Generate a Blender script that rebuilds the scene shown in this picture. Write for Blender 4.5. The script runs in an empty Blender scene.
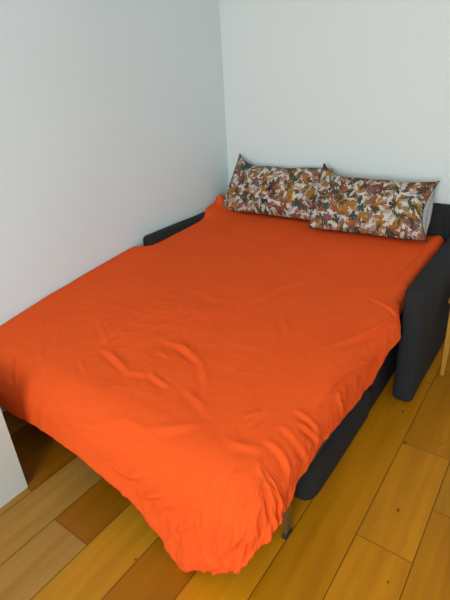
import bpy, bmesh, math, random
import numpy as np
from mathutils import Vector, Matrix, noise

random.seed(7)
S = bpy.context.scene
COL = S.collection
PI = math.pi

# ------------------------------------------------------------------ helpers
def link(o):
    COL.objects.link(o)
    return o

def obj(name, me, mats=(), parent=None, smooth=False):
    o = link(bpy.data.objects.new(name, me))
    for m in (mats if isinstance(mats, (list, tuple)) else [mats]):
        me.materials.append(m)
    if parent is not None:
        o.parent = parent
    if smooth:
        me.polygons.foreach_set('use_smooth', [True] * len(me.polygons))
    return o

def bm_mesh(bm, name):
    me = bpy.data.meshes.new(name)
    bm.normal_update()
    bm.to_mesh(me)
    bm.free()
    return me

def thing(name, label, cat, loc=(0, 0, 0)):
    o = link(bpy.data.objects.new(name, None))
    o.location = loc
    o.empty_display_size = .1
    o['label'] = label
    o['category'] = cat
    return o

def structure(o):
    o['kind'] = 'structure'
    return o

def box_bm(x0, x1, y0, y1, z0, z1, bevel=0.0, seg=3, bm=None):
    new = bmesh.new()
    bmesh.ops.create_cube(new, size=1)
    for v in new.verts:
        v.co = Vector(((x0 + x1) / 2 + v.co.x * (x1 - x0), (y0 + y1) / 2 + v.co.y * (y1 - y0), (z0 + z1) / 2 + v.co.z * (z1 - z0)))
    if bevel:
        bmesh.ops.bevel(new, geom=new.edges[:] + new.verts[:], offset=bevel, segments=seg, profile=.5, affect='EDGES')
    if bm is None:
        return new
    tmp = bpy.data.meshes.new('tmp')
    new.to_mesh(tmp)
    new.free()
    bm.from_mesh(tmp)
    bpy.data.meshes.remove(tmp)
    return bm

def box(name, dims, mat, parent=None, bevel=0.0, seg=3, smooth=None, origin=None):
    bm = box_bm(*dims, bevel=bevel, seg=seg)
    if origin is not None:
        for v in bm.verts:
            v.co -= Vector(origin)
    me = bm_mesh(bm, name)
    o = obj(name, me, mat, parent, smooth=bool(bevel) if smooth is None else smooth)
    return o

# ------------------------------------------------------------------ materials
def mat(name):
    m = bpy.data.materials.new(name)
    m.use_nodes = True
    nt = m.node_tree
    b = nt.nodes['Principled BSDF']
    return m, nt, b

class NT:
    """thin wrapper for building node maths"""
    def __init__(self, nt):
        self.nt = nt
    def n(self, t, **kw):
        nd = self.nt.nodes.new(t)
        for k, v in kw.items():
            setattr(nd, k, v)
        return nd
    def put(self, sock, v):
        if isinstance(v, bpy.types.NodeSocket):
            self.nt.links.new(v, sock)
        else:
            sock.default_value = v
    def m(self, op, a, b=0.0, c=0.0):
        nd = self.n('ShaderNodeMath', operation=op)
        self.put(nd.inputs[0], a)
        self.put(nd.inputs[1], b)
        self.put(nd.inputs[2], c)
        return nd.outputs[0]
    def v(self, op, a, b=(0, 0, 0)):
        nd = self.n('ShaderNodeVectorMath', operation=op)
        self.put(nd.inputs[0], a)
        if op == 'SCALE':
            self.put(nd.inputs['Scale'], b)
        else:
            self.put(nd.inputs[1], b)
        return nd.outputs['Value'] if op in ('LENGTH', 'DISTANCE', 'DOT_PRODUCT') else nd.outputs['Vector']
    def mix(self, f, a, b):
        nd = self.n('ShaderNodeMix', data_type='RGBA')
        self.put(nd.inputs[0], f)
        self.put(nd.inputs[6], a)
        self.put(nd.inputs[7], b)
        return nd.outputs[2]
    def noise(self, vec, scale, detail=3.0, rough=.5, out='Fac'):
        nd = self.n('ShaderNodeTexNoise')
        self.put(nd.inputs['Vector'], vec)
        nd.inputs['Scale'].default_value = scale
        nd.inputs['Detail'].default_value = detail
        nd.inputs['Roughness'].default_value = rough
        return nd.outputs[out]
    def ramp(self, f, stops, interp='LINEAR'):
        nd = self.n('ShaderNodeValToRGB')
        self.put(nd.inputs[0], f)
        cr = nd.color_ramp
        cr.interpolation = interp
        while len(cr.elements) > 1:
            cr.elements.remove(cr.elements[-1])
        for i, (p, c) in enumerate(stops):
            e = cr.elements[0] if i == 0 else cr.elements.new(p)
            e.position = p
            e.color = (*c[:3], 1)
        return nd.outputs[0]
    def bump(self, h, strength, dist, normal_in):
        nd = self.n('ShaderNodeBump')
        nd.inputs['Strength'].default_value = strength
        nd.inputs['Distance'].default_value = dist
        self.put(nd.inputs['Height'], h)
        self.nt.links.new(nd.outputs[0], normal_in)

def srgb(r, g, b):
    f = lambda c: (c / 255 / 12.92) if c / 255 <= .04045 else ((c / 255 + .055) / 1.055) ** 2.4
    return (f(r), f(g), f(b), 1)

def plaster(name, col):
    m, nt, b = mat(name)
    T = NT(nt)
    co = T.n('ShaderNodeTexCoord').outputs['Object']
    f = T.noise(co, 2.2, 4)
    c2 = tuple(x * .955 for x in col[:3]) + (1,)
    b.inputs['Base Color'].default_value = col
    nt.links.new(T.mix(f, col, c2), b.inputs['Base Color'])
    b.inputs['Roughness'].default_value = .85
    b.inputs['Specular IOR Level'].default_value = .2
    T.bump(T.noise(co, 160, 3), .12, .002, b.inputs['Normal'])
    return m

def fabric(name, col, rough=.9, weave=900, sheen=.0, var=.25, bump=.25):
    m, nt, b = mat(name)
    T = NT(nt)
    co = T.n('ShaderNodeTexCoord').outputs['Object']
    f = T.noise(co, 45, 4)
    d = tuple(x * (1 - var) for x in col[:3]) + (1,)
    nt.links.new(T.mix(f, d, col), b.inputs['Base Color'])
    b.inputs['Roughness'].default_value = rough
    b.inputs['Specular IOR Level'].default_value = .25
    b.inputs['Sheen Weight'].default_value = sheen
    b.inputs['Sheen Roughness'].default_value = .5
    T.bump(T.noise(co, weave, 2), bump, .001, b.inputs['Normal'])
    return m

def plain(name, col, rough=.5, metal=0.0):
    m, nt, b = mat(name)
    T = NT(nt)
    co = T.n('ShaderNodeTexCoord').outputs['Object']
    f = T.noise(co, 30, 3)
    nt.links.new(T.mix(f, tuple(x * .9 for x in col[:3]) + (1,), col), b.inputs['Base Color'])
    b.inputs['Roughness'].default_value = rough
    b.inputs['Metallic'].default_value = metal
    return m

M_LEFT = plaster('white plaster left', (.74, .85, .865, 1))
M_BACK = plaster('white plaster back', (.79, .85, .83, 1))
M_CEIL = plaster('white ceiling paint', (.90, .91, .92, 1))
M_CHAR = fabric('charcoal upholstery', (.023, .023, .025, 1))
M_DARK = fabric('dark base cloth', (.022, .021, .021, 1))
M_MATT = fabric('dark mattress ticking', (.03, .028, .027, 1))
M_STEEL = plain('grey steel', (.34, .33, .32, 1), .35, .9)
M_RAIL = plain('dark painted steel', (.05, .048, .046, 1), .55, .2)
M_RUB = plain('black rubber', (.012, .012, .012, 1), .7)
M_WHITE = plain('white lacquer', (.62, .66, .61, 1), .45)
M_TRIM = plain('white gloss trim', (.75, .75, .74, 1), .4)

def wood(name, a, bcol, rough=.4, axis='Z', sc=1.0):
    m, nt, b = mat(name)
    T = NT(nt)
    co = T.n('ShaderNodeTexCoord').outputs['Object']
    mp = T.n('ShaderNodeMapping')
    nt.links.new(co, mp.inputs[0])
    mp.inputs['Scale'].default_value = {'Z': (60, 60, 5), 'X': (5, 60, 60)}[axis]
    f = T.noise(mp.outputs[0], sc, 4)
    nt.links.new(T.mix(f, a, bcol), b.inputs['Base Color'])
    b.inputs['Roughness'].default_value = rough
    T.bump(f, .1, .002, b.inputs['Normal'])
    return m

M_PINE = wood('pale yellow wood', (.55, .27, .030, 1), (.42, .19, .018, 1))

# ------------------------------------------------------------------ room dimensions (metres)
XL, XR_, YB, YF_, H = -2.10, 2.30, 2.884, -2.20, 2.50

# floor: one board after another, in strips 0.197 m wide; joints where the photo has them
def floor():
    W = .1965
    rnd = random.Random(3)
    joints = {0: [1.111, 1.648, -.3, .35, 2.3], 1: [.2, 1.36, -.6, 2.2], -1: [.1, 2.15, -.75, .52],
              -2: [-.2, .33, 1.75, 2.45], -3: [.02, 1.35, 2.1], -4: [-.4, .28, 1.5, 2.2], -5: [.541, 1.6, 2.3, -.5], -6: [-.1, .95, 1.9], -7: [.57, 1.5], -8: [.45, 1.5]}  # the joint just behind the cabinet marks where the painted shade starts
    tone = {(-1, 1): .35, (-1, 2): .4, (0, 1): .60, (0, 2): .55, (0, 3): .60, (0, 4): .3, (1, 1): .45, (1, 2): .30, (-5, 0): .95, (-5, 1): .97, (-5, 2): .0, (-4, 1): .75, (-4, 2): .75, (-3, 1): .08, (-2, 1): .50, (-6, 1): .95, (-6, 2): .9, (-7, 0): .95, (-7, 1): 0, (-7, 2): 0, (-8, 0): 0, (-8, 1): 0, (-8, 2): 0}  # leftmost boards darkened past the cabinet: under-bed shade put into their tone
    verts, faces, uvs, dat = [], [], [], []
    k0 = math.floor((XL + .332) / W) - 1
    k1 = math.ceil((XR_ + .332) / W)
    for k in range(k0, k1):
        x0, x1 = -.332 + k * W, -.332 + (k + 1) * W
        x0c, x1c = max(x0, XL), min(x1, XR_)
        if x1c <= x0c:
            continue
        js = joints.get(k)
        if js is None:
            js = []
            y = YF_ + rnd.uniform(.1, .6)
            while y < YB:
                js.append(y)
                y += rnd.uniform(.5, 1.1)
        ys = [YF_] + sorted(j for j in js if YF_ < j < YB) + [YB]
        for i in range(len(ys) - 1):
            a, c = ys[i], ys[i + 1]
            b0 = len(verts)
            verts += [(x0c, a, 0), (x1c, a, 0), (x1c, c, 0), (x0c, c, 0)]
            faces.append((b0, b0 + 1, b0 + 2, b0 + 3))
            uvs += [(x0c - x0, 0), (x1c - x0, 0), (x1c - x0, c - a), (x0c - x0, c - a)]
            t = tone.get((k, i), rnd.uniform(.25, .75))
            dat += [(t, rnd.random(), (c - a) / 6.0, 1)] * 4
    me = bpy.data.meshes.new('floor')
    me.from_pydata(verts, [], faces)
    bm = bmesh.new()
    bm.from_mesh(me)
    bm.to_mesh(me)
    bm.free()
    uv = me.uv_layers.new(name='board')
    for i, l in enumerate(uvs):
        uv.data[i].uv = l
    ca = me.color_attributes.new('board_data', 'FLOAT_COLOR', 'CORNER')
    for i, l in enumerate(dat):
        ca.data[i].color = l
    m, nt, b = mat('honey oak floorboards')
    T = NT(nt)
    uvn = T.n('ShaderNodeUVMap', uv_map='board').outputs[0]
    at = T.n('ShaderNodeAttribute', attribute_name='board_data')
    sp = T.n('ShaderNodeSeparateColor')
    nt.links.new(at.outputs['Color'], sp.inputs[0])
    tone_, rnd_, len_ = sp.outputs
    su = T.n('ShaderNodeSeparateXYZ')
    nt.links.new(uvn, su.inputs[0])
    u, v = su.outputs[0], su.outputs[1]
    L = T.m('MULTIPLY', len_, 6.0)
    off = T.m('MULTIPLY', rnd_, 37.0)
    cv = T.n('ShaderNodeCombineXYZ')
    wob = T.m('MULTIPLY', T.m('SUBTRACT', T.noise(uvn, 3.0, 2), .5), .05)
    nt.links.new(T.m('MULTIPLY', T.m('ADD', u, wob), 26.0), cv.inputs[0])
    nt.links.new(T.m('MULTIPLY', v, 1.6), cv.inputs[1])
    nt.links.new(off, cv.inputs[2])
    grain = T.noise(cv.outputs[0], 1.0, 6, .6)
    cv2 = T.n('ShaderNodeCombineXYZ')
    nt.links.new(T.m('MULTIPLY', u, 5.0), cv2.inputs[0])
    nt.links.new(T.m('MULTIPLY', v, .9), cv2.inputs[1])
    nt.links.new(off, cv2.inputs[2])
    blot = T.noise(cv2.outputs[0], 1.6, 3)
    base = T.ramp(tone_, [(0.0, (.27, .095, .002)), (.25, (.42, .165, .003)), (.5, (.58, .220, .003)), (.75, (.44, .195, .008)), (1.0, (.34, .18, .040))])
    dark = T.v('MULTIPLY', base, (.84, .80, .7))
    c = T.mix(T.ramp(grain, [(.35, (1, 1, 1)), (.62, (0, 0, 0))]), base, dark)
    c2 = T.v('MULTIPLY', c, (1.18, 1.17, 1.15))
    c = T.mix(T.ramp(blot, [(.4, (0, 0, 0)), (.7, (1, 1, 1))]), c, c2)
    # knots: a few small dark spots
    vo = T.n('ShaderNodeTexVoronoi', voronoi_dimensions='3D')
    vv = T.n('ShaderNodeCombineXYZ')
    nt.links.new(T.m('MULTIPLY', u, 1.6), vv.inputs[0])
    nt.links.new(v, vv.inputs[1])
    nt.links.new(off, vv.inputs[2])
    nt.links.new(vv.outputs[0], vo.inputs['Vector'])
    vo.inputs['Scale'].default_value = 3.6
    kn = T.ramp(vo.outputs['Distance'], [(.015, (1, 1, 1)), (.05, (0, 0, 0))])
    pos = T.n('ShaderNodeTexCoord').outputs['Object']
    for kx, ky, kr in ((-.240, 1.291, .007), (-.322, 1.652, .007), (-.183, 1.003, .004), (-.930, .600, .005)):
        dk = T.v('DISTANCE', T.v('MULTIPLY', pos, (1, .7, 1)), (kx, ky * .7, 0))
        kn = T.m('MAXIMUM', kn, T.ramp(T.m('DIVIDE', dk, kr * 2), [(.25, (1, 1, 1)), (.6, (0, 0, 0))]))
    c = T.mix(T.m('MULTIPLY', kn, .8), c, (.06, .022, .005, 1))
    # seams
    eu = T.m('MINIMUM', u, T.m('SUBTRACT', W, u))
    ev = T.m('MINIMUM', v, T.m('SUBTRACT', L, v))
    sm_u = T.ramp(T.m('MULTIPLY', eu, 100), [(.10, (1, 1, 1)), (.26, (0, 0, 0))])
    sm_v = T.ramp(T.m('MULTIPLY', ev, 100), [(.08, (1, 1, 1)), (.24, (0, 0, 0))])
    sm = T.m('MAXIMUM', sm_u, T.m('MULTIPLY', sm_v, .8))
    c = T.mix(T.m('MULTIPLY', sm, .8), c, (.045, .016, .004, 1))
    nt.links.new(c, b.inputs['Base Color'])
    b.inputs['Roughness'].default_value = .42
    b.inputs['Specular IOR Level'].default_value = .2
    hgt = T.m('SUBTRACT', T.m('MULTIPLY', grain, .15), sm)
    T.bump(hgt, .35, .002, b.inputs['Normal'])
    return structure(obj('floor', me, m))

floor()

def wall(name, dims, m):
    return structure(box(name, dims, m))

wall('wall_left', (XL - .12, XL, YF_ - .12, YB + .12, 0, H), M_LEFT)
wall('wall_back', (XL, XR_, YB, YB + .12, 0, H), M_BACK)
wall('wall_right', (XR_, XR_ + .12, YF_ - .12, YB + .12, 0, H), M_LEFT)
wall('ceiling', (XL - .12, XR_ + .12, YF_ - .12, YB + .12, H, H + .1), M_CEIL)

# window wall behind the photographer, with an opening for the daylight
WX0, WX1, WZ0, WZ1 = -.50, .90, .80, 2.30
def front_wall():
    bm = bmesh.new()
    xs = [XL, WX0, WX1, XR_]
    zs = [0, WZ0, WZ1, H]
    for i in range(3):
        for j in range(3):
            if i == 1 and j == 1:
                continue
            box_bm(xs[i], xs[i + 1], YF_ - .12, YF_, zs[j], zs[j + 1], bm=bm)
    bmesh.ops.remove_doubles(bm, verts=bm.verts, dist=1e-4)
    structure(obj('wall_front', bm_mesh(bm, 'wall_front'), M_LEFT))
    bm = bmesh.new()
    y0, y1, t = YF_ - .09, YF_ - .03, .05
    for d in ((WX0, WX1, y0, y1, WZ0, WZ0 + t), (WX0, WX1, y0, y1, WZ1 - t, WZ1), (WX0, WX0 + t, y0, y1, WZ0, WZ1), (WX1 - t, WX1, y0, y1, WZ0, WZ1),
              ((WX0 + WX1) / 2 - t / 2, (WX0 + WX1) / 2 + t / 2, y0, y1, WZ0, WZ1)):
        box_bm(*d, bm=bm)
    structure(obj('window_1', bm_mesh(bm, 'window_1'), M_TRIM))
front_wall()

# ------------------------------------------------------------------ sofa bed
sofa = thing('sofa_bed', 'charcoal fabric sofa bed folded out flat under the orange duvet, with low slab armrests', 'sofa bed', (-1.25, 1.9, 0))
SO = Vector((-1.25, 1.9, 0))

def sbox(name, dims, m, bevel=0.0, seg=3, parent=None):
    p = parent or sofa
    return box(name, dims, m, p, bevel, seg, origin=SO)

def soft_box(name, dims, m, bevel, parent, wob=.004, seg=4, cuts=14):
    """upholstered block: rounded, subdivided and slightly uneven"""
    bm = box_bm(*dims, bevel=bevel, seg=seg)
    for ax in range(3):
        lo, hi = dims[2 * ax], dims[2 * ax + 1]
        n = max(2, int(cuts * (hi - lo)))
        for k in range(1, n):
            co = Vector((0, 0, 0)); co[ax] = lo + (hi - lo) * k / n
            no = Vector((0, 0, 0)); no[ax] = 1
            bmesh.ops.bisect_plane(bm, geom=bm.verts[:] + bm.edges[:] + bm.faces[:], plane_co=co, plane_no=no)
    bm.normal_update()
    for v in bm.verts:
        d = noise.noise(v.co * 5.0) * wob + noise.noise(v.co * 16.0) * wob * .35
        v.co += v.normal * d
    for v in bm.verts:
        v.co -= SO
    o = obj(name, bm_mesh(bm, name), m, parent, smooth=True)
    return o

for x0, x1 in ((-.468, -.368), (-2.092, -1.998)):
    soft_box('armrest', (x0, x1, 1.895, 2.86, .012, .62), M_CHAR, .032, sofa)
bk = soft_box('backrest', (-1.995, -.47, 2.765, 2.872, .05, .752), M_CHAR, .022, sofa)
soft_box('back_cushion', (-1.985, -.505, 2.746, 2.764, .30, .722), M_CHAR, .008, sofa)
soft_box('seat_base', (-1.985, -.488, 1.075, 1.70, .030, .238), M_DARK, .066, sofa)
soft_box('seat_base', (-1.985, -.515, 1.72, 2.70, .012, .238), M_DARK, .02, sofa)

# folding frame that carries the mattress beyond the seat
def frame_bm():
    bm = bmesh.new()
    for d in ((-.545, -.512, .93, 2.6, .243, .285), (-1.985, -1.952, .93, 2.6, .243, .285), (-1.952, -.545, .93, .965, .243, .285), (-1.952, -.545, 1.55, 1.59, .243, .285)):
        box_bm(*d, bevel=.004, seg=2, bm=bm)
    for v in bm.verts:
        v.co -= SO
    return bm
obj('bed_frame', bm_mesh(frame_bm(), 'bed_frame'), M_RAIL, sofa)
for x in (-.541, -1.965):
    lg = sbox('leg', (x, x + .010, .955, .992, .012, .285), M_STEEL, .002, 2)
    box('foot_cap', (x - .004, x + .014, .951, .996, .0, .016), M_RUB, lg, .003, 2, origin=SO)

def ztop(x, y):
    """height of the made bed: rises to the head, sinks softly towards the foot and the right edge"""
    z = .492 + .105 * np.clip((y - .75) / 1.9, 0, 1)
    return z - .062 * (np.clip(1.50 - y, 0, .75) / .75) ** 2 - .016 * (np.clip(x + .85, 0, .31) / .31) ** 2

def mattress():
    bm = box_bm(-1.975, -.62, .87, 2.69, .288, .45, bevel=.035, seg=4)
    for k in range(1, 10):
        bmesh.ops.bisect_plane(bm, geom=bm.verts[:] + bm.edges[:] + bm.faces[:], plane_co=(0, .87 + 1.82 * k / 10, 0), plane_no=(0, 1, 0))
    for v in bm.verts:
        f = (v.co.z - .288) / (.45 - .288)
        top = ztop(0, v.co.y) - .045
        v.co.z = .288 + f * (top - .288)
        v.co -= SO
    return obj('mattress', bm_mesh(bm, 'mattress'), M_MATT, sofa, smooth=True)
mattress()

# ------------------------------------------------------------------ duvet
EX, EY = -.585, .86                       # the mattress edges the duvet rolls over (right side, foot)
XA = [-2.2, -1.75, -1.6, -1.45, -1.3, -1.15, -1.0, -0.85, -0.78, -0.7, -0.62, -0.585]
LA = [0.316, 0.316, 0.305, 0.309, 0.317, 0.353, 0.382, 0.474, 0.541, 0.487, 0.436, 0.408]
PA = [0, 15, 30, 45, 60, 75, 90]
LP = [0.203, 0.2, 0.216, 0.254, 0.305, 0.359, 0.408]
YA = [0.86, 0.95, 1.1, 1.25, 1.4, 1.55, 1.7, 1.83, 1.89, 1.96, 2.2, 2.8]
LY = [0.203, 0.182, 0.182, 0.211, 0.238, 0.243, 0.178, 0.17, 0.14, 0.1, 0.085, 0.07]
BETA = .15

def right_edge(y):
    # further out where the bed fills the space between the armrests
    return EX + .058 * np.clip((y - 1.45) / .42, 0, 1) ** 1.5

def duvet_arrays():
    NX, NS, NYN, NF = 220, 44, 290, 64
    xs = np.concatenate([np.linspace(0, 1, NX), np.full(NS, 1.0)])
    a = np.concatenate([np.zeros(NX), np.linspace(0, 1, NS + 1)[1:]])
    ys = np.concatenate([np.linspace(2.735, EY, NYN), np.full(NF, EY)])
    b = np.concatenate([np.zeros(NYN), np.linspace(0, 1, NF + 1)[1:]])
    Y, U = np.meshgrid(ys, xs, indexing='ij')
    B, A = np.meshgrid(b, a, indexing='ij')
    xl = -2.088 + .098 * (1 / (1 + np.exp(-(Y - 1.85) / .012))) - .07 / (1 + np.exp(-(Y - 2.47) / .03))        # between the wall and, further up, the left armrest
    X = xl + U * (right_edge(Y) - xl)
    zt = ztop(X, Y)
    rho = np.maximum(A, B)
    phi = np.degrees(np.arctan2(B, A))
    L = np.where((A > 0) & (B > 0), np.interp(phi, PA, LP), np.where(B > 0, np.interp(X, XA, LA), np.interp(Y, YA, LY)))
    foot_ness = np.where((A > 0) & (B > 0), phi / 90, np.where(B > 0, 1.0, 0.0))
    r = np.where(B > 0, .115 + .080 * foot_ness, np.interp(Y, [0, 1.80, 1.95], [.115, .115, .045]))
    a0 = .10 + .08 * foot_ness                     # the slope the top already has where the roll begins
    ph = np.radians(90 * foot_ness)
    per = np.where((A > 0) & (B > 0), (1 - phi / 90) * .40, np.where(B > 0, X - EX, .40 + (Y - EY)))
    l = rho * L
    ang = PI / 2 - BETA
    la = r * (ang - a0)
    th = a0 + np.minimum(l, la) / r
    ex = np.maximum(l - la, 0)
    out = r * (np.sin(th) - np.sin(a0)) + ex * np.sin(BETA)
    drop = r * (np.cos(a0) - np.cos(th)) + ex * np.cos(BETA)
    P = np.stack([X + out * np.cos(ph), Y - out * np.sin(ph), zt - drop], -1)
    return P, A, B, per, rho, L

def grid_normals(P):
    du = np.gradient(P, axis=1)
    dv = np.gradient(P, axis=0)
    n = np.cross(dv, du)
    ln = np.linalg.norm(n, axis=-1, keepdims=True)
    n = n / np.maximum(ln, 1e-9)
    return n

# creases: (x, y, z) start, end, width, height; ridge with a hollow on its far side
CREASES = [
    ((-1.436, 1.009, 0.48), (-1.223, 0.957, 0.471), 0.016, 0.013),
    ((-1.155, 0.99, 0.477), (-1.031, 0.957, 0.471), 0.014, 0.011),
    ((-1.23, 1.178, 0.504), (-1.017, 1.152, 0.501), 0.018, 0.010),
    ((-1.443, 1.087, 0.492), (-1.436, 1.016, 0.481), 0.014, 0.009),
    ((-1.017, 1.152, 0.501), (-0.866, 0.99, 0.477), 0.018, 0.009),
    ((-1.477, 0.905, 0.462), (-1.395, 0.866, 0.454), 0.012, 0.008),
    ((-1.621, 1.139, 0.499), (-1.436, 1.035, 0.484), 0.016, 0.006),
    ((-1.223, 0.957, 0.471), (-1.141, 0.97, 0.473), 0.014, 0.006),
    ((-1.203, 1.094, 0.493), (-1.141, 1.094, 0.493), 0.012, 0.007),
    ((-1.161, 1.184, 0.505), (-0.99, 1.113, 0.496), 0.016, 0.008),
    ((-0.855, 1.535, 0.535), (-0.757, 1.386, 0.524), 0.016, 0.006),
    ((-0.667, 0.951, 0.464), (-0.66, 1.022, 0.476), 0.012, 0.009),
    ((-0.5, 1.269, 0.452), (-0.478, 1.275, 0.373), 0.012, 0.010),
    ((-0.561, 1.081, 0.474), (-0.49, 1.1, 0.411), 0.012, 0.010),
    ((-0.594, 1.879, 0.543), (-0.476, 1.846, 0.511), 0.012, 0.010),
    ((-0.599, 1.424, 0.518), (-0.462, 1.814, 0.492), 0.016, 0.009),
    ((-0.541, 1.204, 0.482), (-0.47, 1.619, 0.441), 0.018, 0.010),
    ((-0.514, 1.184, 0.459), (-0.483, 1.379, 0.419), 0.014, 0.009),
    ((-0.681, 0.683, 0.158), (-0.612, 0.676, 0.108), 0.010, 0.010),
    ((-0.585, 0.873, 0.444), (-0.537, 0.825, 0.42), 0.014, 0.004),
    ((-0.537, 0.825, 0.42), (-0.529, 0.752, 0.358), 0.011, 0.010),
    ((-0.619, 0.802, 0.424), (-0.612, 0.708, 0.307), 0.011, 0.008),
    ((-0.667, 0.758, 0.394), (-0.674, 0.694, 0.234), 0.011, 0.008),
    ((-1.107, 0.695, 0.245), (-0.908, 0.707, 0.312), 0.010, 0.009),
    ((-0.908, 0.685, 0.177), (-0.75, 0.707, 0.31), 0.010, 0.008),
    ((-1.059, 0.692, 0.22), (-0.853, 0.726, 0.358), 0.010, 0.008),
    ((-0.558, 0.758, 0.382), (-0.565, 0.699, 0.23), 0.011, 0.013),
    ((-0.519, 0.774, 0.375), (-0.521, 0.723, 0.248), 0.011, 0.013),
    ((-0.606, 0.731, 0.357), (-0.606, 0.684, 0.159), 0.010, 0.009),
    ((-0.709, 0.697, 0.252), (-0.667, 0.682, 0.149), 0.010, 0.009),
    ((-0.935, 0.692, 0.223), (-0.805, 0.709, 0.321), 0.012, 0.009),
    ((-1.189, 0.695, 0.243), (-0.976, 0.737, 0.376), 0.014, 0.009),
    ((-0.997, 0.686, 0.185), (-0.825, 0.704, 0.299), 0.012, 0.007),
    ((-0.791, 0.681, 0.152), (-0.715, 0.696, 0.25), 0.011, 0.008),
    ((-0.976, 0.996, 0.478), (-0.818, 0.931, 0.466), 0.018, 0.007),
    ((-0.695, 0.97, 0.469), (-0.667, 1.016, 0.475), 0.012, 0.006),
    ((-1.752, 0.899, 0.46), (-1.587, 0.802, 0.432), 0.018, 0.006),
    ((-1.82, 0.836, 0.447), (-1.717, 0.727, 0.361), 0.018, 0.007),
    ((-1.752, 1.009, 0.48), (-1.656, 0.892, 0.459), 0.016, 0.005),
    ((-0.702, 0.866, 0.451), (-0.581, 0.892, 0.447), 0.016, 0.008),
    ((-0.581, 0.938, 0.455), (-0.495, 0.918, 0.393), 0.013, 0.010),
    ((-0.565, 0.996, 0.462), (-0.484, 1.003, 0.377), 0.013, 0.010),
    ((-0.531, 1.055, 0.456), (-0.483, 1.087, 0.386), 0.012, 0.009),
    ((-0.554, 2.346, 0.566), (-0.54, 2.08, 0.55), 0.012, 0.010),
    ((-0.541, 2.592, 0.578), (-0.525, 2.209, 0.556), 0.012, 0.010),
    ((-0.969, 0.79, 0.426), (-0.811, 0.873, 0.455), 0.020, 0.006),
    ((-1.113, 0.787, 0.424), (-0.894, 0.783, 0.421), 0.020, 0.005),
    ((-1.402, 0.711, 0.327), (-1.127, 0.739, 0.379), 0.020, 0.006),
    ((-1.084, 1.606, 0.539), (-0.969, 1.892, 0.555), 0.030, 0.005),
    ((-1.412, 1.554, 0.536), (-1.102, 1.548, 0.536), 0.030, 0.004),
]

def fbm(P, sc, st=(1, 1, 1), oct=3, seed=0.0):
    out = np.empty(P.shape[:-1])
    it = P.reshape(-1, 3) * np.array(st) * sc + seed
    flat = out.reshape(-1)
    for i in range(len(flat)):
        v = Vector(it[i])
        s, am = 0.0, 1.0
        for k in range(oct):
            s += am * noise.noise(v)
            v = v * 2.03
            am *= .5
        flat[i] = s
    return out

def crease_field(P):
    """pinched creases: a sharp rounded ridge with a flatter hollow on one side, wandering a little and dying out at both ends"""
    h = np.zeros(P.shape[:-1])
    for k, (p, q, w, amp) in enumerate(CREASES):
        p = np.array(p); q = np.array(q)
        d = q - p
        ln = np.linalg.norm(d)
        p, q = p - d * .15, q + d * .15
        d = q - p
        ln = np.linalg.norm(d)
        w = w * .70
        box = np.abs(P - (p + q) / 2).max(-1) < ln / 2 + 6 * w
        R = P[box]
        if not len(R):
            continue
        t = np.clip(((R - p) @ d) / (ln * ln), 0, 1)
        c = p + t[:, None] * d
        side = np.cross(d / ln, np.array([0, 0, 1.0]))
        if np.linalg.norm(side) < .3:
            side = np.array([.7, .7, 0])
        side = side / np.linalg.norm(side)
        rel = R - c
        dist = np.linalg.norm(rel, axis=-1)
        s = rel @ side + .22 * w * np.sin(t * 7 + k * 2.3) + .22 * ln * (t - .5) ** 2 * (1 if k % 2 else -1)
        taper = np.sin(PI * t) ** 1.1
        ridge = np.exp(-np.sqrt((s / w) ** 2 + .12) * 1.25) * 1.4 - .62 * np.exp(-((s - 2.0 * w) / (1.3 * w)) ** 2)
        off = np.sqrt(np.maximum(dist ** 2 - (rel @ side) ** 2, 0))
        h[box] += amp * taper * ridge * np.exp(-(off / (1.6 * w)) ** 2)
    return h

def facets(P, sc, seed):
    """crumple: cells of cloth that meet in soft ridges"""
    flat = P.reshape(-1, 3) * sc + seed
    out = np.empty(len(flat))
    for i in range(len(flat)):
        dd = noise.voronoi(Vector(flat[i]))[0]
        out[i] = dd[1] - dd[0]
    return out.reshape(P.shape[:-1])

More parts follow.
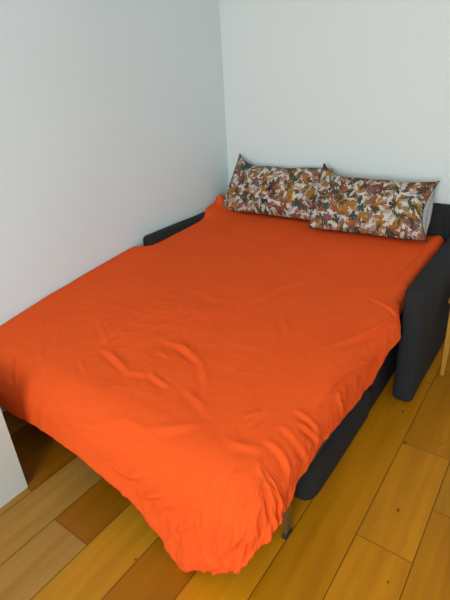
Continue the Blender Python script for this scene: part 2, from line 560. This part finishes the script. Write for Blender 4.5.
def wrinkles(Q, rho, per):
    X, Y = Q[..., 0], Q[..., 1]
    near = np.clip((1.95 - Y) / 1.0, 0, 1)
    h = .0018 * fbm(Q, 7.0, (1, .8, .6), 2, 9.7)
    warp = Q + .045 * np.stack([fbm(Q, 5.0, (1, 1, 1), 2, 70.0), fbm(Q, 5.0, (1, 1, 1), 2, 80.0), np.zeros_like(X)], -1)
    # long soft pulls over the top, then crumpled cells that gather in patches
    for sc, st, am, sd in ((5.0, (1, .45, .7), .0030, 21.3), (9.5, (.5, 1.2, .8), .0024, 33.0)):
        rid = np.clip(1 - np.abs(fbm(warp, sc, st, 2, sd)) * 3.2, 0, 1) ** 1.6
        patch = np.clip(fbm(Q, 2.6, (1, 1, 1), 1, sd * 1.7) * 1.6 + .3, 0, 1)
        h += am * rid * patch * (.15 + .85 * near)
    mess = np.exp(-(((X + 1.38) / .30) ** 2 + ((Y - 1.16) / .24) ** 2))          # where somebody sat
    patch = np.clip(fbm(Q, 3.1, (1, 1, 1), 1, 17.0) * 1.5 + .1, 0, 1) * near
    fc = np.clip(1 - facets(warp, 8.5, 4.0) * 3.0, 0, 1)
    fd = np.clip(1 - facets(warp * np.array([1, 1.4, 1]), 16.0, 8.0) * 2.6, 0, 1)
    h += (.0028 * fc + .0013 * fd) * np.clip(.9 * mess + .55 * patch, 0, 1)
    # folds in the hanging cloth, running down to the hem and dying out upwards
    q1 = np.stack([per + .06 * rho + .012 * fbm(Q, 9.0, (1, 1, 1), 1, 90.0), rho * .16, np.zeros_like(per)], -1)
    corner = np.exp(-((per - .06) / .34) ** 2)
    g = np.clip((rho - .05) / .95, 0, 1) ** 1.1
    f1 = np.clip(1 - np.abs(fbm(q1, 8.0, (1, 1, 1), 2, 44.0)) * 2.8, 0, 1) ** 1.3
    f2 = np.clip(1 - np.abs(fbm(q1, 17.0, (1, 1.2, 1), 2, 61.0)) * 2.8, 0, 1) ** 1.3
    h += g * (.012 * (f1 - .35) + .010 * (f2 - .35)) * (.24 + .95 * corner)
    h += .006 * g * fbm(q1, 4.0, (1, 1, 1), 1, 12.0)
    h += (.85 + 1.2 * np.clip(rho * 2.5, 0, 1)) * crease_field(Q)
    return h

def duvet_base():
    """the bed as made: rolled edges, hanging hem, broad loft, raised head corners"""
    P, A, B, per, rho, L = duvet_arrays()
    N = grid_normals(P)
    X, Y = P[..., 0], P[..., 1]
    edge = np.clip((X + 2.09) / .25, .15, 1)
    calm = np.clip((2.55 - Y) / .25, .25, 1)
    h = .008 * fbm(P, 2.2, (1, 1, .4), 2, 3.1) * edge * calm
    sg = 1 / (1 + np.exp(-(Y - 2.47) / .022))
    lift = .038 * sg * np.exp(-(np.maximum(X + 2.06, 0) / .10) ** 2) + .055 * np.exp(-(((X + 2.04) / .045) ** 2 + ((Y - 2.68) / .035) ** 2))
    lift += .012 * np.exp(-(((X + .52) / .05) ** 2 + ((Y - 2.66) / .08) ** 2))
    lift += .016 * np.exp(-((X + .50) / .05) ** 2) * np.clip((Y - 1.95) / .1, 0, 1)
    lift += .022 * np.exp(-np.maximum(X + 2.0, 0) / .12) * np.clip((Y - 1.3) / .5, 0, 1)
    Q = P + N * h[..., None]
    Q[..., 2] += lift
    return confine(Q, Y), N, rho, per

def confine(Q, Y):
    """stays inside the walls and armrests"""
    arm = np.clip((Y - 1.83) / .06, 0, 1)
    Q[..., 0] = np.where(arm > 0, np.minimum(Q[..., 0], -.480 * arm + -.44 * (1 - arm)), Q[..., 0])
    Q[..., 0] = np.maximum(Q[..., 0], np.where(Y > 2.40, -2.07, np.where(Y > 1.86, -1.988, -2.092)))
    return Q

def build_duvet():
    Q, N, rho, per = duvet_base()
    ny, nx = Q.shape[:2]
    Y0 = Q[..., 1].copy()
    Q = confine(Q + N * wrinkles(Q, rho, per)[..., None], Y0)
    idx = np.arange(ny * nx).reshape(ny, nx)
    f = np.stack([idx[:-1, :-1], idx[1:, :-1], idx[1:, 1:], idx[:-1, 1:]], -1).reshape(-1, 4)
    me = bpy.data.meshes.new('duvet')
    me.from_pydata(Q.reshape(-1, 3).tolist(), [], f.tolist())
    me.update()
    m, nt, b = mat('orange cotton')
    T = NT(nt)
    co = T.n('ShaderNodeTexCoord').outputs['Object']
    f1 = T.noise(co, 6, 3)
    nt.links.new(T.mix(f1, (.80, .087, .012, 1), (.86, .101, .015, 1)), b.inputs['Base Color'])
    b.inputs['Roughness'].default_value = .85
    b.inputs['Specular IOR Level'].default_value = .12
    hh = T.m('ADD', T.m('MULTIPLY', T.noise(co, 38, 4, .55), 1.0), T.m('MULTIPLY', T.noise(co, 700, 2), .05))
    T.bump(hh, .18, .012, b.inputs['Normal'])
    o = obj('duvet', me, m, smooth=True)
    mod = o.modifiers.new('thickness', 'SOLIDIFY')
    mod.thickness = .022
    mod.offset = -1
    o['label'] = 'creased bright orange duvet spread over the sofa bed, one corner hanging towards the floor'
    o['category'] = 'duvet'
    return o
build_duvet()

# ------------------------------------------------------------------ pillows
def leaf_material():
    m, nt, b = mat('foliage print cotton')
    T = NT(nt)
    uv = T.n('ShaderNodeUVMap', uv_map='print').outputs[0]
    wob = T.v('SCALE', T.v('SUBTRACT', T.noise(uv, 40, 2, .5, 'Color'), (.5, .5, .5)), .012)
    uvw = T.v('SCALE', T.v('ADD', uv, wob), 1.14)
    cream = (.60, .58, .52, 1)
    ochre, brown, rust = (.33, .145, .018), (.12, .055, .026), (.30, .085, .035)
    mauve, olive, grey = (.21, .085, .075), (.065, .055, .025), (.20, .185, .165)
    teal, navy, green, sand = (.012, .085, .085), (.018, .028, .06), (.03, .07, .03), (.42, .30, .17)
    col = cream

    def layer(col, scale, off, shape, palette, keep, size=1.0):
        p = T.v('ADD', uvw, off)
        vo = T.n('ShaderNodeTexVoronoi', voronoi_dimensions='2D')
        nt.links.new(p, vo.inputs['Vector'])
        vo.inputs['Scale'].default_value = scale
        vo.inputs['Randomness'].default_value = .85
        loc = T.v('SCALE', T.v('SUBTRACT', p, vo.outputs['Position']), scale / size)
        sc = T.n('ShaderNodeSeparateColor')
        nt.links.new(vo.outputs['Color'], sc.inputs[0])
        ra, rb, rc = sc.outputs
        rot = T.n('ShaderNodeVectorRotate', rotation_type='Z_AXIS')
        nt.links.new(loc, rot.inputs['Vector'])
        nt.links.new(T.m('MULTIPLY', ra, 6.2832), rot.inputs['Angle'])
        sx = T.n('ShaderNodeSeparateXYZ')
        nt.links.new(rot.outputs[0], sx.inputs[0])
        x, y = sx.outputs[0], sx.outputs[1]
        r = T.v('LENGTH', loc)
        th = T.m('ARCTAN2', y, x)
        if shape == 'leaf':            # one slender leaf with a pale midrib
            w = T.m('MULTIPLY', T.m('SUBTRACT', 1.0, T.m('POWER', T.m('MULTIPLY', T.m('ABSOLUTE', x), 1.75), 2.0)), .17)
            mk = T.m('LESS_THAN', T.m('ABSOLUTE', y), w)
            mk = T.m('MULTIPLY', mk, T.m('GREATER_THAN', T.m('ABSOLUTE', y), .014))
        elif shape == 'palm':          # a fan of pointed leaflets
            pet = T.m('POWER', T.m('ABSOLUTE', T.m('COSINE', T.m('MULTIPLY', th, 3.5))), .8)
            fan = T.m('ADD', .34, T.m('MULTIPLY', T.m('COSINE', th), .26))
            R = T.m('MULTIPLY', fan, T.m('ADD', .22, T.m('MULTIPLY', pet, .95)))
            mk = T.m('LESS_THAN', r, R)
        elif shape == 'frond':         # feathered stripes along a stem
            w = T.m('MULTIPLY', T.m('SUBTRACT', 1.0, T.m('POWER', T.m('MULTIPLY', T.m('ABSOLUTE', x), 1.8), 2.0)), .26)
            st = T.m('SINE', T.m('MULTIPLY', T.m('ADD', x, T.m('MULTIPLY', T.m('ABSOLUTE', y), -.9)), 46.0))
            mk = T.m('MULTIPLY', T.m('LESS_THAN', T.m('ABSOLUTE', y), w), T.m('GREATER_THAN', st, -.15))
        else:                          # flower with rounded petals
            pet = T.m('ABSOLUTE', T.m('COSINE', T.m('MULTIPLY', th, 2.5)))
            mk = T.m('LESS_THAN', r, T.m('ADD', .16, T.m('MULTIPLY', pet, .26)))
        mk = T.m('MULTIPLY', mk, T.m('LESS_THAN', rc, keep))
        n = len(palette)
        pc = T.ramp(rb, [(i / n, c) for i, c in enumerate(palette)], 'CONSTANT')
        return T.mix(mk, col, pc)

    col = layer(col, 17, (.3, .1, 0), 'frond', [grey, olive, brown, grey, olive], 1.1, 1.35)
    col = layer(col, 19, (1.3, .7, 0), 'leaf', [brown, olive, mauve, sand, ochre, olive], 1.1, 1.45)
    col = layer(col, 12.5, (2.1, 1.9, 0), 'palm', [ochre, rust, ochre, brown, mauve, ochre], .80, 1.2)
    col = layer(col, 20, (5.3, 2.2, 0), 'leaf', [ochre, cream[:3], rust, brown, cream[:3]], .65, 1.2)
    col = layer(col, 14, (3.7, 4.2, 0), 'palm', [olive, brown, mauve, olive], .5, 1.1)
    col = layer(col, 11, (4.1, .4, 0), 'flower', [teal, navy, green, teal, rust], .22, .8)
    col = layer(col, 24, (7.1, 3.4, 0), 'leaf', [cream[:3], olive, ochre, brown], .40, 1.25)
    nt.links.new(col, b.inputs['Base Color'])
    b.inputs['Roughness'].default_value = .85
    b.inputs['Specular IOR Level'].default_value = .2
    T.bump(T.noise(uv, 60, 3), .15, .006, b.inputs['Normal'])
    return m

def dotted_material():
    m, nt, b = mat('grey dotted cotton')
    T = NT(nt)
    uv = T.n('ShaderNodeUVMap', uv_map='print').outputs[0]
    vo = T.n('ShaderNodeTexVoronoi', voronoi_dimensions='2D')
    nt.links.new(uv, vo.inputs['Vector'])
    vo.inputs['Scale'].default_value = 90
    vo.inputs['Randomness'].default_value = .15
    mk = T.m('LESS_THAN', vo.outputs['Distance'], .26)
    nt.links.new(T.mix(mk, (.30, .29, .30, 1), (.58, .56, .55, 1)), b.inputs['Base Color'])
    b.inputs['Roughness'].default_value = .9
    return m

M_LEAF, M_DOT = leaf_material(), dotted_material()
M_PIPE = fabric('dark brown piping', (.035, .028, .02, 1))

def pillow(label, BL, BR, TL, TR, tf, tb, seed, uvo, pinch, ears, bulge=0.0):
    # pinch: how far the left, right and upper edges are drawn in; ears: how far the two upper corners stand up
    BL, BR, TL, TR = map(Vector, (BL, BR, TL, TR))
    org = (BL + BR) / 2
    root = thing('pillow', label, 'pillow', org)
    ex = ((BR - BL) + (TR - TL)).normalized()
    ev = ((TL - BL) + (TR - BR)).normalized()
    en = ex.cross(ev).normalized()           # towards the viewer
    if en.y > 0:
        en = -en
    w = ((BR - BL).length + (TR - TL).length) / 2
    hgt = ((TL - BL).length + (TR - BR).length) / 2
    N, K = 56, 40

    def seam_pt(u, v, back):
        p = (BL * (1 - u) * (1 + v) * 0 + BL * ((1 - u) / 2) * ((1 - v) / 2) + BR * ((1 + u) / 2) * ((1 - v) / 2)
             + TL * ((1 - u) / 2) * ((1 + v) / 2) + TR * ((1 + u) / 2) * ((1 + v) / 2))
        px = 16 if back else 4
        kx = (pinch[1] if u > 0 else pinch[0]) * (1 - v * v) * abs(u) ** px * (1 if u > 0 else -1)
        ky = pinch[2] * (1 - abs(u) ** 2.5) * abs(v) ** (px if back else 2.5) * (1 if v > 0 else -1)
        if v < 0:
            ky *= .25                        # the lower edge rests on the bed and stays straight
        ear = max(0, v) ** 3 * (ears[0] * math.exp(-(u + 1) / .17) + ears[1] * math.exp(-(1 - u) / .17))
        # uneven hand-plumped edges
        wob = .010 * noise.noise(Vector((u * 2.6 + seed, v * 2.2, 3.0)))
        q = p - ex * kx - ev * (ky - ear - wob * max(0, v))
        if back and u > 0:
            q += ex * bulge * (1 - v * v) * u ** 3 * (1 - u ** 16)
        return q

    def surf(u, v, side):
        p = seam_pt(u, v, side < 0)
        t = tf if side > 0 else tb
        e = .5 if side > 0 else .42
        q = max(0, 1 - abs(u) ** 2.3) ** e * max(0, 1 - abs(v) ** 2.2) ** e
        nz = noise.noise(Vector((u * 1.8 + seed, v * 1.6, side))) * .20 + noise.noise(Vector((u * 4.5 + seed, v * 3.5, side * 2))) * .10 + noise.noise(Vector((u * 11 + seed, v * 8, side * 2))) * .035
        # pulled folds running in from the corners
        cr = 0
        for cu, cv in ((-1, -1), (1, -1), (-1, 1), (1, 1)):
            du, dv = u - cu, v - cv
            r = math.hypot(du, dv)
            cr += .10 * math.sin(math.atan2(dv, du) * 9 + seed) * math.exp(-(r / .55) ** 2) * min(1, r * 3)
        return p + en * side * t * q * (1 + nz + cr) - Vector((0, 0, 1)) * 0

    verts, faces, uvs, mi = [], [], [], []
    grid = {}
    for side in (1, -1):
        for i in range(N + 1):
            for j in range(K + 1):
                u, v = -1 + 2 * i / N, -1 + 2 * j / K
                u = math.sin(u * PI / 2) * .55 + u * .45
                v = math.sin(v * PI / 2) * .55 + v * .45
                rim = i in (0, N) or j in (0, K)
                if side < 0 and rim:
                    grid[(side, i, j)] = grid[(1, i, j)]
                    continue
                grid[(side, i, j)] = len(verts)
                verts.append((surf(u, v, side) - org)[:])
                uvs.append((u, v))
    for side in (1, -1):
        for i in range(N):
            for j in range(K):
                f = [grid[(side, i, j)], grid[(side, i + 1, j)], grid[(side, i + 1, j + 1)], grid[(side, i, j + 1)]]
                if side < 0:
                    f.reverse()
                faces.append(f)
                mi.append(0 if side > 0 else 1)
    me = bpy.data.meshes.new('pillowcase')
    me.from_pydata(verts, [], faces)
    bm = bmesh.new(); bm.from_mesh(me)
    bm.normal_update()
    f0 = bm.faces[:][len(faces) // 4]
    if f0.normal.dot(en) < 0:
        bmesh.ops.reverse_faces(bm, faces=bm.faces[:])
    bm.to_mesh(me); bm.free()
    ul = me.uv_layers.new(name='print')
    for l in me.loops:
        u, v = uvs[l.vertex_index]
        ul.data[l.index].uv = (u * w / 2 + uvo[0], v * hgt / 2 + uvo[1])
    me.polygons.foreach_set('material_index', mi)
    obj('pillowcase', me, [M_LEAF, M_DOT], root, smooth=True)
    # piping along the seam
    loop = [grid[(1, i, 0)] for i in range(N)] + [grid[(1, N, j)] for j in range(K)] + [grid[(1, i, K)] for i in range(N, 0, -1)] + [grid[(1, 0, j)] for j in range(K, 0, -1)]
    pts = [Vector(verts[k]) for k in loop]
    bm = bmesh.new()
    rings = []
    n = len(pts)
    cen = sum(pts, Vector()) / n
    for k in range(n):
        tg = (pts[(k + 1) % n] - pts[k - 1]).normalized()
        a = tg.cross(en).normalized()
        rings.append([bm.verts.new(pts[k] + (a * math.cos(q * PI / 3) + en * math.sin(q * PI / 3)) * .0026) for q in range(6)])
    for k in range(n):
        r0, r1 = rings[k], rings[(k + 1) % n]
        for q in range(6):
            bm.faces.new((r0[q], r0[(q + 1) % 6], r1[(q + 1) % 6], r1[q]))
    bmesh.ops.recalc_face_normals(bm, faces=bm.faces[:])
    obj('piping', bm_mesh(bm, 'piping'), M_PIPE, root, smooth=True)
    return root

pillow('leaf-print pillow by the corner of the walls, half behind the other pillow',
       (-2.012, 2.636, .612), (-1.205, 2.660, .612), (-1.928, 2.755, .915), (-1.215, 2.80, .930), .080, .075, 1.3, (.4, .3), (.0, .02, .012), (.085, -.012))
pillow('front leaf-print pillow showing its grey dotted reverse beside the right armrest',
       (-1.240, 2.523, .612), (-.541, 2.572, .610), (-1.250, 2.705, .892), (-.560, 2.735, .885), .085, .085, 6.1, (1.7, 2.2), (.0, .055, .0), (.085, .022), bulge=.05)

# ------------------------------------------------------------------ white cabinet by the foot of the bed
def cabinet():
    o = Vector((-1.82, .1, 0))
    root = thing('cabinet', 'plain white cabinet with flat sides against the left wall at the foot of the bed', 'cabinet', o)
    x0, x1, y0, y1, h = XL + .004, -1.546, -.36, .574, .47
    bx = lambda n, d, m, p=root, bev=.002: box(n, d, m, p, bev, 2, origin=o, smooth=False)
    bm = bmesh.new()
    for d in ((x0, x1, y1 - .018, y1, 0, h), (x0, x1, y0 + .018, y0 + .036, 0, h), (x0, x0 + .018, y0 + .036, y1 - .018, .06, h),
              (x1 - .018, x1, y0 + .036, y1 - .018, 0, h), (x0 + .018, x1 - .018, y0 + .036, y1 - .018, .06, .078)):
        box_bm(*d, bm=bm)
    bmesh.ops.remove_doubles(bm, verts=bm.verts, dist=1e-4)
    for v in bm.verts:
        v.co -= o
    obj('carcass', bm_mesh(bm, 'carcass'), M_WHITE, root)
    bx('cabinet_top', (x0, x1 + .006, y0 - .004, y1 + .002, h, h + .022), M_WHITE)
    xm = (x0 + x1) / 2
    for a, c, hx in ((x0 + .002, xm - .0015, xm - .03), (xm + .0015, x1 - .002, xm + .03)):
        d = bx('cabinet_door', (a, c, y0, y0 + .017, .05, h - .003), M_WHITE)
        bx('handle', (hx - .006, hx + .006, y0 - .022, y0, .24, .38), M_STEEL, d)
cabinet()

# ------------------------------------------------------------------ wooden stool whose leg stands past the right armrest
def stool():
    o = Vector((-.15, 2.40, 0))
    root = thing('wooden_stool', 'pale yellow wooden stool, one tapered leg showing beside the right armrest', 'stool', o)
    x0, x1, y0, y1, h = -.325, .03, 2.235, 2.60, .46
    box('seat', (x0 - .01, x1 + .01, y0 - .01, y1 + .01, h - .03, h), M_PINE, root, .008, 3, origin=o)
    for x in (x0 + .018, x1 - .018):
        for y in (y0 + .018, y1 - .018):
            bm = bmesh.new()
            bmesh.ops.create_cone(bm, cap_ends=True, segments=4, radius1=.013, radius2=.024, depth=h - .03)
            for v in bm.verts:
                v.co = Matrix.Rotation(PI / 4, 3, 'Z') @ v.co
                v.co += Vector((x, y, (h - .03) / 2)) - o
            bmesh.ops.bevel(bm, geom=bm.edges[:], offset=.002, segments=2, affect='EDGES')
            obj('leg', bm_mesh(bm, 'leg'), M_PINE, root)
    for y in (y0 + .018, y1 - .018):
        box('apron', (x0 + .03, x1 - .03, y - .008, y + .008, h - .085, h - .03), M_PINE, root, .002, 2, origin=o)
stool()

# ------------------------------------------------------------------ light
def area(name, loc, rot, sx, sy, power, col):
    l = bpy.data.lights.new(name, 'AREA')
    l.shape = 'RECTANGLE'
    l.size, l.size_y, l.energy, l.color = sx, sy, power, col
    o = link(bpy.data.objects.new(name, l))
    o.location = loc
    o.rotation_euler = rot
    return o
area('window_daylight', ((WX0 + WX1) / 2, YF_ - .02, (WZ0 + WZ1) / 2), (PI / 2, 0, 0), WX1 - WX0 - .12, WZ1 - WZ0 - .12, 99, (.87, .96, 1.0))

w = bpy.data.worlds.new('overcast sky')
S.world = w
w.use_nodes = True
w.node_tree.nodes['Background'].inputs[0].default_value = (.80, .90, 1.0, 1)
w.node_tree.nodes['Background'].inputs[1].default_value = 1.0

# ------------------------------------------------------------------ camera
cam = bpy.data.cameras.new('camera')
co = link(bpy.data.objects.new('camera', cam))
Xc = Vector((.80918321, .58458322, -.05903383))      # image right
Yc = Vector((.2162413, -.38972215, -.89518509))      # image down
Zc = Vector((-.54631698, .71160319, -.44176765))     # view direction
R = Matrix((Xc, -Yc, -Zc)).transposed()
co.matrix_world = Matrix.Translation((0, 0, 1.5)) @ R.to_4x4()
cam.sensor_fit = 'VERTICAL'
cam.sensor_height = 36.0
cam.lens = 456.48 / 600 * 36
cam.clip_start = .02
S.camera = co

S.view_settings.view_transform = 'Standard'
S.view_settings.look = 'None'
S.view_settings.gamma = 1.0
S.view_settings.exposure = 0.0
S.view_settings.use_curve_mapping = False
